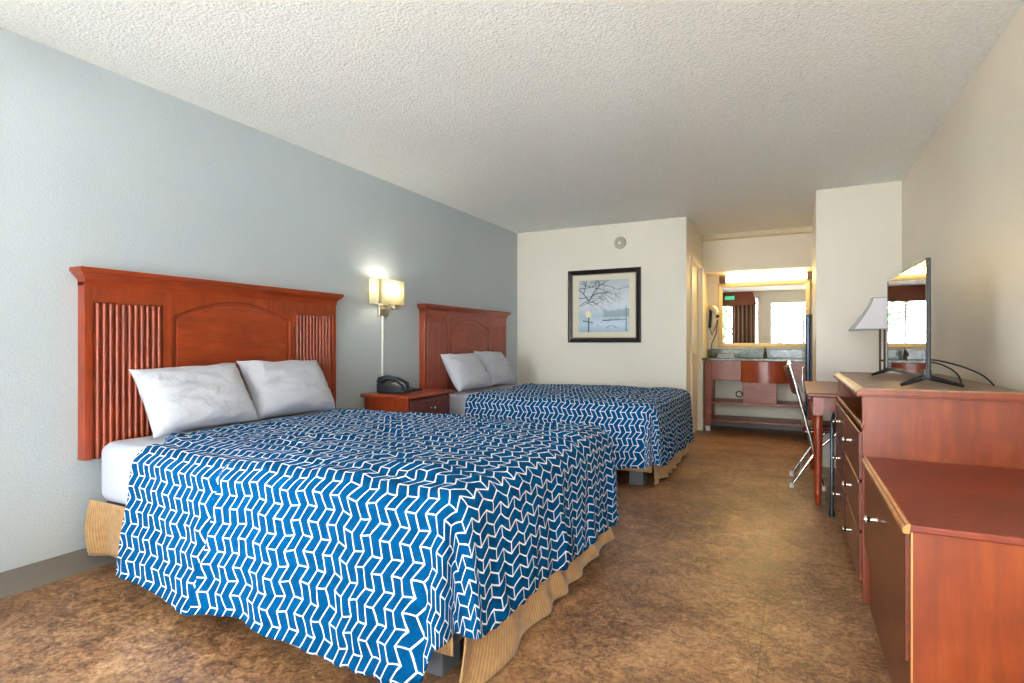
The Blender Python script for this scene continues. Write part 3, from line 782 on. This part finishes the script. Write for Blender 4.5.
def spline(pts, n=8):
    P_ = [Vector(p) for p in pts]; P_ = [P_[0]] + P_ + [P_[-1]]; out = []
    for i in range(1, len(P_) - 2):
        a, b, c, d = P_[i - 1:i + 3]
        for k in range(n):
            t = k / n; out.append(0.5 * ((2 * b) + (c - a) * t + (2 * a - 5 * b + 4 * c - d) * t * t + (3 * b - a - 3 * c + d) * t ** 3))
    return out + [P_[-1]]
c = MB(); c.tube(spline([(0.52, 2.96, 1.01), (0.58, 2.97, 1.00), (0.66, 3.0, 0.975), (0.73, 3.03, 0.94), (0.775, 3.06, 0.897)]), 0.0035, 8)
tag(c.build('cable', 'black', smooth=60), 'longer thin black cable arching from the television to the wall side', 'cable', 'television cables')
c = MB(); c.tube(spline([(0.52, 3.0, 1.0), (0.57, 3.0, 0.99), (0.62, 3.02, 0.965), (0.65, 3.04, 0.935), (0.662, 3.05, 0.897)]), 0.0035, 8)
tag(c.build('cable', 'black', smooth=60), 'shorter black cable curling down close behind the television', 'cable', 'television cables')

# ------------------------------------------------------------------ table lamp
t = thing('table_lamp', 'table lamp with white flared shade on the desk behind the television', 'lamp', (0.60, 4.93, 0.75))
MB().lathe([(0.075, 0), (0.075, 0.012), (0.06, 0.018), (0.02, 0.022), (0.0, 0.024)], (0, 0, 0), 24).build('base', 'nickel', t, smooth=40)
m = MB(); m.tube([(-0.014, 0, 0.015), (-0.014, 0, 0.50)], 0.007, 10); m.tube([(0.014, 0, 0.015), (0.014, 0, 0.50)], 0.007, 10); m.obox((0, 0, 0.49), (0.042, 0.024, 0.02)); m.obox((0, 0, 0.2), (0.042, 0.02, 0.016)); m.build('pole', 'bronze', t, smooth=40)
rows = []
for i in range(9):
    f = i / 8; r = 0.217 * (1 - f) ** 1.35 + 0.07 * (1 - (1 - f) ** 1.35); z = 0.43 + 0.235 * f
    rows.append([(r * math.cos(a) * 1.3, r * math.sin(a) * 1.3, z) for a in [PI / 4 + k * PI / 2 for k in range(4)]])
m = MB(); m.grid(rows, closed=True); sh = m.build('lamp_shade', 'lamp_shade', t, solid=0.002)
m = MB()
for k in range(4): m.tube([r_[k] for r_ in rows], 0.0025, 6)
for rr in (rows[0], rows[-1]): m.tube(rr + [rr[0]], 0.003, 6)
m.build('shade_piping', plain('grey_piping', (150, 152, 156), 0.6), sh)

# ------------------------------------------------------------------ desk, chair, bin, pole
t = thing('desk', 'cherry writing desk with turned legs beside the tall dresser', 'desk', (0.09, 4.16, 0))
DW, DL = 0.70, 1.30
MB().box(0, DW, 0, DL, 0.722, 0.75).build('top', 'wood_dr', t, bevel=0.008)
m = MB(); m.box(0.05, 0.07, 0.05, DL - 0.05, 0.62, 0.722); m.box(0.05, DW - 0.02, 0.05, 0.07, 0.62, 0.722); m.box(0.05, DW - 0.02, DL - 0.07, DL - 0.05, 0.62, 0.722); m.box(DW - 0.04, DW - 0.02, 0.05, DL - 0.05, 0.62, 0.722); m.build('apron', 'wood_dr', t, bevel=0.002)
for (x, y) in ((0.065, 0.065), (0.065, DL - 0.065), (DW - 0.045, 0.065), (DW - 0.045, DL - 0.065)):
    m = MB(); m.box(x - 0.03, x + 0.03, y - 0.03, y + 0.03, 0.60, 0.722)
    m.lathe([(0.014, 0), (0.018, 0.01), (0.021, 0.06), (0.026, 0.075), (0.022, 0.09), (0.022, 0.12), (0.028, 0.5), (0.029, 0.57), (0.024, 0.59), (0.028, 0.6)], (x, y, 0), 18)
    m.build('leg', 'wood', t, smooth=40)
MB().box(DW - 0.075, DW - 0.05, 0.06, DL - 0.06, 0.10, 0.14).build('stretcher', 'wood_dr', t, bevel=0.003)

t = thing('folding_chair', 'chrome framed folding chair with burgundy seat pulled up to the desk', 'chair', (0.0, 4.86, 0))
for s in (-1, 1):
    y = s * 0.215
    MB().tube([(-0.02, y, 0.925), (0.0, y, 0.86), (0.115, y, 0.40), (0.205, y, 0.02)], 0.012, 10).build('front_leg', 'chrome', t, smooth=50)
    MB().tube([(0.30, y * 0.9, 0.43), (0.17, y * 0.93, 0.30), (0.0, y * 0.96, 0.02)], 0.011, 10).build('rear_leg', 'chrome', t, smooth=50)
    for x in (0.207, -0.004): MB().lathe([(0.015, 0), (0.016, 0.02), (0.014, 0.035)], (x, y if x > 0.1 else y * 0.96, 0.0), 10).build('rubber_foot', 'rubber', t)
for x, y, z in ((0.176, 0.215, 0.14), (0.06, 0.205, 0.12)): MB().tube([(x, -y, z), (x, y, z)], 0.007, 8).build('crossbar', 'chrome', t, smooth=50)
MB().tube([(-0.02, -0.215, 0.925), (-0.022, 0, 0.932), (-0.02, 0.215, 0.925)], 0.012, 10).build('top_rail', 'chrome', t, smooth=50)
m = MB(); m.tube([(0.09, -0.21, 0.425), (0.30, -0.2, 0.435), (0.45, -0.19, 0.435), (0.45, 0.19, 0.435), (0.30, 0.2, 0.435), (0.09, 0.21, 0.425)], 0.009, 8); m.build('seat_frame', 'chrome', t, smooth=50)
rows = []
for i in range(7):
    f = i / 6; rows.append([(0.07 + 0.39 * f, y * (1 - 0.1 * f), 0.455 + 0.012 * math.sin(PI * f)) for y in (-0.195, -0.1, 0, 0.1, 0.195)])
MB().grid(rows).build('seat', 'burgundy', t, smooth=60, bevel=0, solid=0.03)
rows = []
for i in range(5):
    f = i / 4; z = 0.70 + 0.2 * f; x = 0.04 - 0.055 * f
    rows.append([(x - 0.03 * math.cos(y / 0.2 * PI / 2) + 0.006, y, z) for y in (-0.2, -0.1, 0, 0.1, 0.2)])
MB().grid(rows).build('backrest', 'burgundy', t, smooth=60, solid=0.02)

t = thing('waste_bin', 'grey plastic waste bin on the floor under the desk', 'bin', (0.52, 4.75, 0))
def frus(m, w0, d0, w1, d1, z0, z1): m.add([(-w0, -d0, z0), (w0, -d0, z0), (w0, d0, z0), (-w0, d0, z0), (-w1, -d1, z1), (w1, -d1, z1), (w1, d1, z1), (-w1, d1, z1)], [(0, 3, 2, 1), (0, 1, 5, 4), (1, 2, 6, 5), (2, 3, 7, 6), (3, 0, 4, 7)])
m = MB(); frus(m, 0.09, 0.13, 0.115, 0.16, 0.0, 0.30); m.build('body', 'bin', t, solid=0.004)
m = MB(); m.tube([(-0.116, -0.161, 0.3), (0.116, -0.161, 0.3), (0.116, 0.161, 0.3), (-0.116, 0.161, 0.3), (-0.116, -0.161, 0.3)], 0.006, 8); m.build('rim', 'bin', t)

t = thing('metal_pole', 'thin dark metal pole standing upright at the tall dresser far corner', 'pole', (0.222, 3.99, 0))
MB().tube([(0, 0, 0.01), (0, 0, 0.58), (0.01, 0.02, 0.62), (0.012, 0.06, 0.63)], 0.0105, 10).build('shaft', 'steel_pole', t, smooth=50)
MB().lathe([(0.017, 0), (0.018, 0.02), (0.013, 0.04)], (0, 0, 0), 12).build('foot_cap', 'black', t, smooth=40)

# ------------------------------------------------------------------ vanity alcove
VF = 7.2
t = thing('vanity', 'wooden bathroom vanity with granite counter and open shelves under the mirror', 'vanity', (-0.96, VF, 0))
VW = 1.22; VD = YV - VF - 0.02
m = MB(); m.box(-0.035, VW, -0.03, VD, 0.865, 0.895); m.box(-0.035, VW, VD - 0.02, VD, 0.895, 1.0); m.build('countertop', 'granite', t, bevel=0.004)
for a, b, c, d in ((0, 0.075, 0, 0.06), (0, 0.06, VD - 0.06, VD), (VW - 0.075, VW, 0, 0.06), (VW - 0.06, VW, VD - 0.06, VD)):
    MB().box(a, b, c, d, 0.06, 0.865).build('post', 'wood_van', t, bevel=0.003)
for a, b in ((0.075, 0.42), (0.93, VW - 0.075)):
    MB().box(a, b, 0.01, 0.035, 0.63, 0.865).build('apron_panel', 'wood_van', t, bevel=0.003)
N = 12; a0, a1 = 0.41, 0.94
poly = [(a0 + (a1 - a0) * i / N, -0.10 * math.sin(PI * i / N) ** 0.8 - 0.0) for i in range(N + 1)] + [(a1, 0.04), (a0, 0.04)]
MB().prism(poly, 'z', 0.61, 0.863).build('bowed_panel', 'wood_bow', t, smooth=25)
m = MB(); m.box(0.43, 0.80, 0.03, 0.30, 0.36, 0.62); m.build('pipe_cover', 'wood_van', t, bevel=0.004)
m = MB()
N = 20; c_ = Vector((0.39, 0.03, 0.46)); m.tube([(c_.x + 0.035 * math.cos(2 * PI * i / N), c_.y, c_.z + 0.035 * math.sin(2 * PI * i / N)) for i in range(N + 1)], 0.007, 8); m.obox((0.425, 0.04, 0.475), (0.03, 0.02, 0.02)); m.build('towel_ring', 'bronze', t, smooth=60)
for z in (0.335, 0.115): MB().box(0.02, VW - 0.02, 0.015, VD - 0.02, z, z + 0.028).build('shelf', 'wood_van', t, bevel=0.003)
for x in (0.03, VW - 0.03): MB().lathe([(0.03, 0), (0.03, 0.05), (0.024, 0.062)], (x, 0.03, 0), 14).build('foot', 'white_plastic', t)
MB().lathe([(0.02, 0.893), (0.022, 0.93), (0.016, 0.96), (0.014, 1.0), (0.0, 1.005)], (0.66, 0.36, 0), 14).build('faucet_base', 'bronze', t, smooth=40)
fa = MB(); fa.tube([(0.66, 0.36, 0.97), (0.66, 0.30, 0.985), (0.66, 0.235, 0.965), (0.66, 0.225, 0.94)], 0.011, 10); fa.tube([(0.66, 0.36, 1.0), (0.66, 0.40, 1.02)], 0.006, 8); fa.build('faucet_spout', 'bronze', t, smooth=50)

m = MB()
for i in range(4): m.box(-0.10 + 0.003 * i, 0.10 - 0.002 * i, -0.06, 0.06 - 0.003 * i, 0.013 * i, 0.013 * i + 0.0125)
o = m.build('folded_towel', 'pillow', bevel=0.005); o.location = (-0.73, 7.34, 0.896)
tag(o, 'small folded white towel on the granite vanity counter', 'towel')

t = thing('wall_mirror', 'large cream framed mirror above the vanity counter', 'mirror', (-0.33, YV, 1.44))
mw, mh = 0.535, 0.415
rows = []
for (i, dpt) in [(0, 0), (0, 0.03), (0.012, 0.036), (0.04, 0.022), (0.055, 0.012), (0.055, 0.0)]: rows.append([(-mw + i, -dpt, -mh + i), (mw - i, -dpt, -mh + i), (mw - i, -dpt, mh - i), (-mw + i, -dpt, mh - i)])
m = MB(); m.grid(rows, closed=True); m.build('frame', 'mirror_frame', t)
MB().box(-mw + 0.05, mw - 0.05, -0.009, -0.003, -mh + 0.05, mh - 0.05).build('mirror_glass', 'mirror', t)
MB().box(-mw + 0.085, -mw + 0.20, -0.0105, -0.0093, 0.20, 0.25).build('patch', 'teal', t)['label'] = 'turquoise patch'  # flat turquoise rectangle set on the mirror glass

t = thing('vanity_light', 'glowing horizontal fluorescent light fixture above the vanity mirror', 'light fixture', (-0.30, YV, 1.90))
MB().box(-0.54, 0.54, -0.05, 0, -0.04, 0.05).build('back_plate', 'white_trim', t, bevel=0.003)
rows = []
for i in range(9):
    a = PI * i / 8; rows.append([(x, -0.05 - 0.05 * math.sin(a), 0.0 - 0.037 * math.cos(a)) for x in (-0.46, 0.46)])
m = MB(); m.grid(rows); m.build('diffuser', 'tube_light', t, smooth=60)
for s in (-1, 1): MB().box(min(s * 0.46, s * 0.54), max(s * 0.46, s * 0.54), -0.11, -0.002, -0.045, 0.045).build('end_cap', plain('brown_cap', (110, 76, 56), 0.5), t, bevel=0.006)

t = thing('hair_dryer', 'wall mounted hair dryer with coiled black cord left of the vanity mirror', 'hair dryer', (-0.93, YV, 1.38))
MB().box(-0.035, 0.035, -0.05, 0, -0.06, 0.16).build('holder', 'white_plastic', t, bevel=0.015)
m = MB(); m.tube([(-0.045, -0.09, 0.16), (-0.01, -0.095, 0.17), (0.04, -0.10, 0.13), (0.065, -0.10, 0.06)], [0.030, 0.042, 0.040, 0.026], 14); m.build('barrel', 'nickel', t, smooth=50)
m = MB(); m.tube([(0.06, -0.10, 0.075), (0.075, -0.10, 0.03)], [0.027, 0.022], 12); m.build('nozzle', 'black', t, smooth=50)
m = MB(); m.tube([(-0.015, -0.095, 0.14), (-0.02, -0.09, 0.02), (-0.03, -0.08, -0.10)], [0.02, 0.018, 0.02], 10); m.build('handle', 'black', t, smooth=50)
m = MB(); m.tube([(-0.03, -0.08, -0.1), (0.0, -0.09, -0.2), (0.03, -0.1, -0.12), (0.07, -0.1, 0.0), (0.05, -0.1, -0.18), (0.0, -0.1, -0.30), (-0.01, -0.12, -0.40), (0.02, -0.12, -0.47)], 0.006, 8); m.build('cord', 'black', t, smooth=60)
m = MB(); m.box(-0.06, 0.06, -0.075, -0.05, -0.075, -0.06); m.build('bracket', 'white_plastic', t)
m = MB().lathe([(0.05, 0), (0.05, 0.012), (0.035, 0.03), (0.012, 0.035)], (-0.90, 7.42, 0.896), 16)
tag(m.build('soap_dish', 'bronze', smooth=40), 'small dark dish on the vanity counter below the hair dryer', 'dish')

t = thing('refrigerator', 'tall black refrigerator seen edge on beside the passage wall', 'refrigerator', (0.13, 6.66, 0))
MB().box(0.035, 0.6, 0.0, 0.5, 0.02, 1.36).build('cabinet', 'black', t, bevel=0.01)
m = MB()
pr = [(0.0 + 0.012 * (1 - math.sin(a)), 0.012 - 0.012 * math.cos(a)) for a in [0, PI / 4, PI / 2]]
m.prism([(0.03, 0.0), (0.012, 0.002), (0.0, 0.012), (-0.006, 0.25), (0.0, 0.488), (0.012, 0.498), (0.03, 0.5)], 'z', 0.05, 0.86); m.prism([(0.03, 0.0), (0.012, 0.002), (0.0, 0.012), (-0.006, 0.25), (0.0, 0.488), (0.012, 0.498), (0.03, 0.5)], 'z', 0.87, 1.36)
m.build('door', plain('steel_blue', (52, 58, 68), 0.2, 0.85), t, smooth=30)
MB().tube([(-0.005, 0.05, 0.55), (-0.03, 0.05, 0.56), (-0.03, 0.05, 0.82), (-0.005, 0.05, 0.83)], 0.007, 8).build('handle', 'chrome', t, smooth=50)
MB().box(-0.002, 0.6, 0.0, 0.5, 1.36, 1.385).build('top_cap', 'black', t, bevel=0.006)

t = thing('coat_rail', 'metal coat rail with hangers above the black refrigerator', 'coat rail', (0.19, 6.85, 1.78))
MB().box(0.0, 0.60, 0.0, 0.02, -0.005, 0.02).build('bar', 'bronze', t)
for k in range(4):
    x = 0.01 + k * 0.045
    MB().tube([(x, 0.01, 0.03), (x, 0.02, -0.02), (x, -0.16, -0.10), (x, 0.20, -0.10), (x, 0.02, -0.02)], 0.0045, 6).build('hanger', 'bronze', t, smooth=50)
MB().box(0.585, 0.62, -0.03, 0.05, -0.03, 0.05).build('wall_bracket', 'bronze', t)

# ------------------------------------------------------------------ front wall things seen in the mirror
t = thing('curtain', 'brown striped curtain with a valance on the front window, seen in mirror', 'curtain', (0, YF, 0))
def drape(x0, x1):
    G, U = [], []; n = 70; amp = 0.035
    for i in range(n + 1):
        s = i / n; x = x0 + (x1 - x0) * s
        G.append([(x, 0.075 + amp * math.sin(s * (x1 - x0) * 2 * PI / 0.115) * (0.7 + 0.3 * f), 0.25 + 1.95 * (1 - f)) for f in (0, 0.3, 0.6, 1.0)]); U.append([(s * (x1 - x0) * 1.6, f) for f in (0, 0.3, 0.6, 1)])
    return MB().grid(G, U)
drape(-1.40, -0.84).build('drape', 'curtain', t, smooth=80, solid=0.004)
drape(-2.98, -2.56).build('drape', 'curtain', t, smooth=80, solid=0.004)
m = MB()
m.add([(-2.99, 0.02, 2.40), (-0.90, 0.02, 2.40), (-0.90, 0.16, 2.40), (-2.99, 0.16, 2.40), (-2.99, 0.02, 2.05), (-0.80, 0.02, 2.05), (-0.80, 0.19, 2.05), (-2.99, 0.19, 2.05)], [(0, 1, 2, 3), (3, 2, 6, 7), (1, 5, 6, 2), (0, 3, 7, 4), (0, 4, 5, 1)])
m.build('valance', 'valance', t)
t = thing('light_switch', 'light switch plate between window and doorway on the front wall', 'switch', (-0.62, YF, 1.22))
MB().box(-0.036, 0.036, 0, 0.007, -0.058, 0.058).build('plate', 'mat_board', t, bevel=0.003)
MB().box(-0.006, 0.006, 0.005, 0.016, -0.012, 0.012).build('toggle', 'white_plastic', t)
t = thing('railing', 'grey metal walkway railing outside the doorway', 'railing', (0, -2.0, 0))
m = MB(); m.tube([(-6, 0, 1.0), (6, 0, 1.0)], 0.022, 8); m.tube([(-6, 0, 0.1), (6, 0, 0.1)], 0.015, 8); m.build('rails', 'rail', t)
m = MB()
for k in range(61): m.box(-6 + k * 0.2 - 0.008, -6 + k * 0.2 + 0.008, -0.008, 0.008, -0.02, 1.0)
m.build('balusters', 'rail', t)
t = thing('walkway_post', 'pale blue walkway post outside the doorway', 'post', (-0.32, -2.2, -0.12))
m = MB(); m.box(-0.07, 0.07, -0.07, 0.07, 0, 2.7); m.box(-0.09, 0.09, -0.09, 0.09, 0, 0.2); m.build('shaft', 'post', t, bevel=0.008)
def tree(x, y, h, r, seed, label):
    t = thing('tree', label, 'tree', (x, y, -0.12), 0, 'trees beyond the parking lot'); rn = random.Random(seed)
    MB().tube([(0, 0, 0), (0.05, 0, h * 0.4), (0, 0.05, h * 0.7)], [0.14, 0.11, 0.06], 8).build('trunk', 'bark', t, smooth=50)
    m = MB()
    for i in range(900):
        d = Vector((rn.gauss(0, 1), rn.gauss(0, 1), rn.gauss(0, 0.9))).normalized() * r * rn.random() ** 0.4
        c = Vector((0, 0, h * 0.72)) + d; s = 0.16
        R_ = Matrix.Rotation(rn.random() * 6, 4, 'Z') @ Matrix.Rotation(rn.random() * 6, 4, 'X')
        m.add([c + R_ @ Vector(p) for p in ((-s, 0, 0), (0, -s * 0.5, 0), (s, 0, 0), (0, s * 0.5, 0))], [(0, 1, 2, 3)])
    m.build('foliage', 'leaf', t)
tree(1.8, -14, 4.2, 1.7, 1, 'leafy green tree across the parking lot, right of the post')
tree(-3.5, -18, 4.6, 1.9, 2, 'leafy green tree across the parking lot, left of the post')
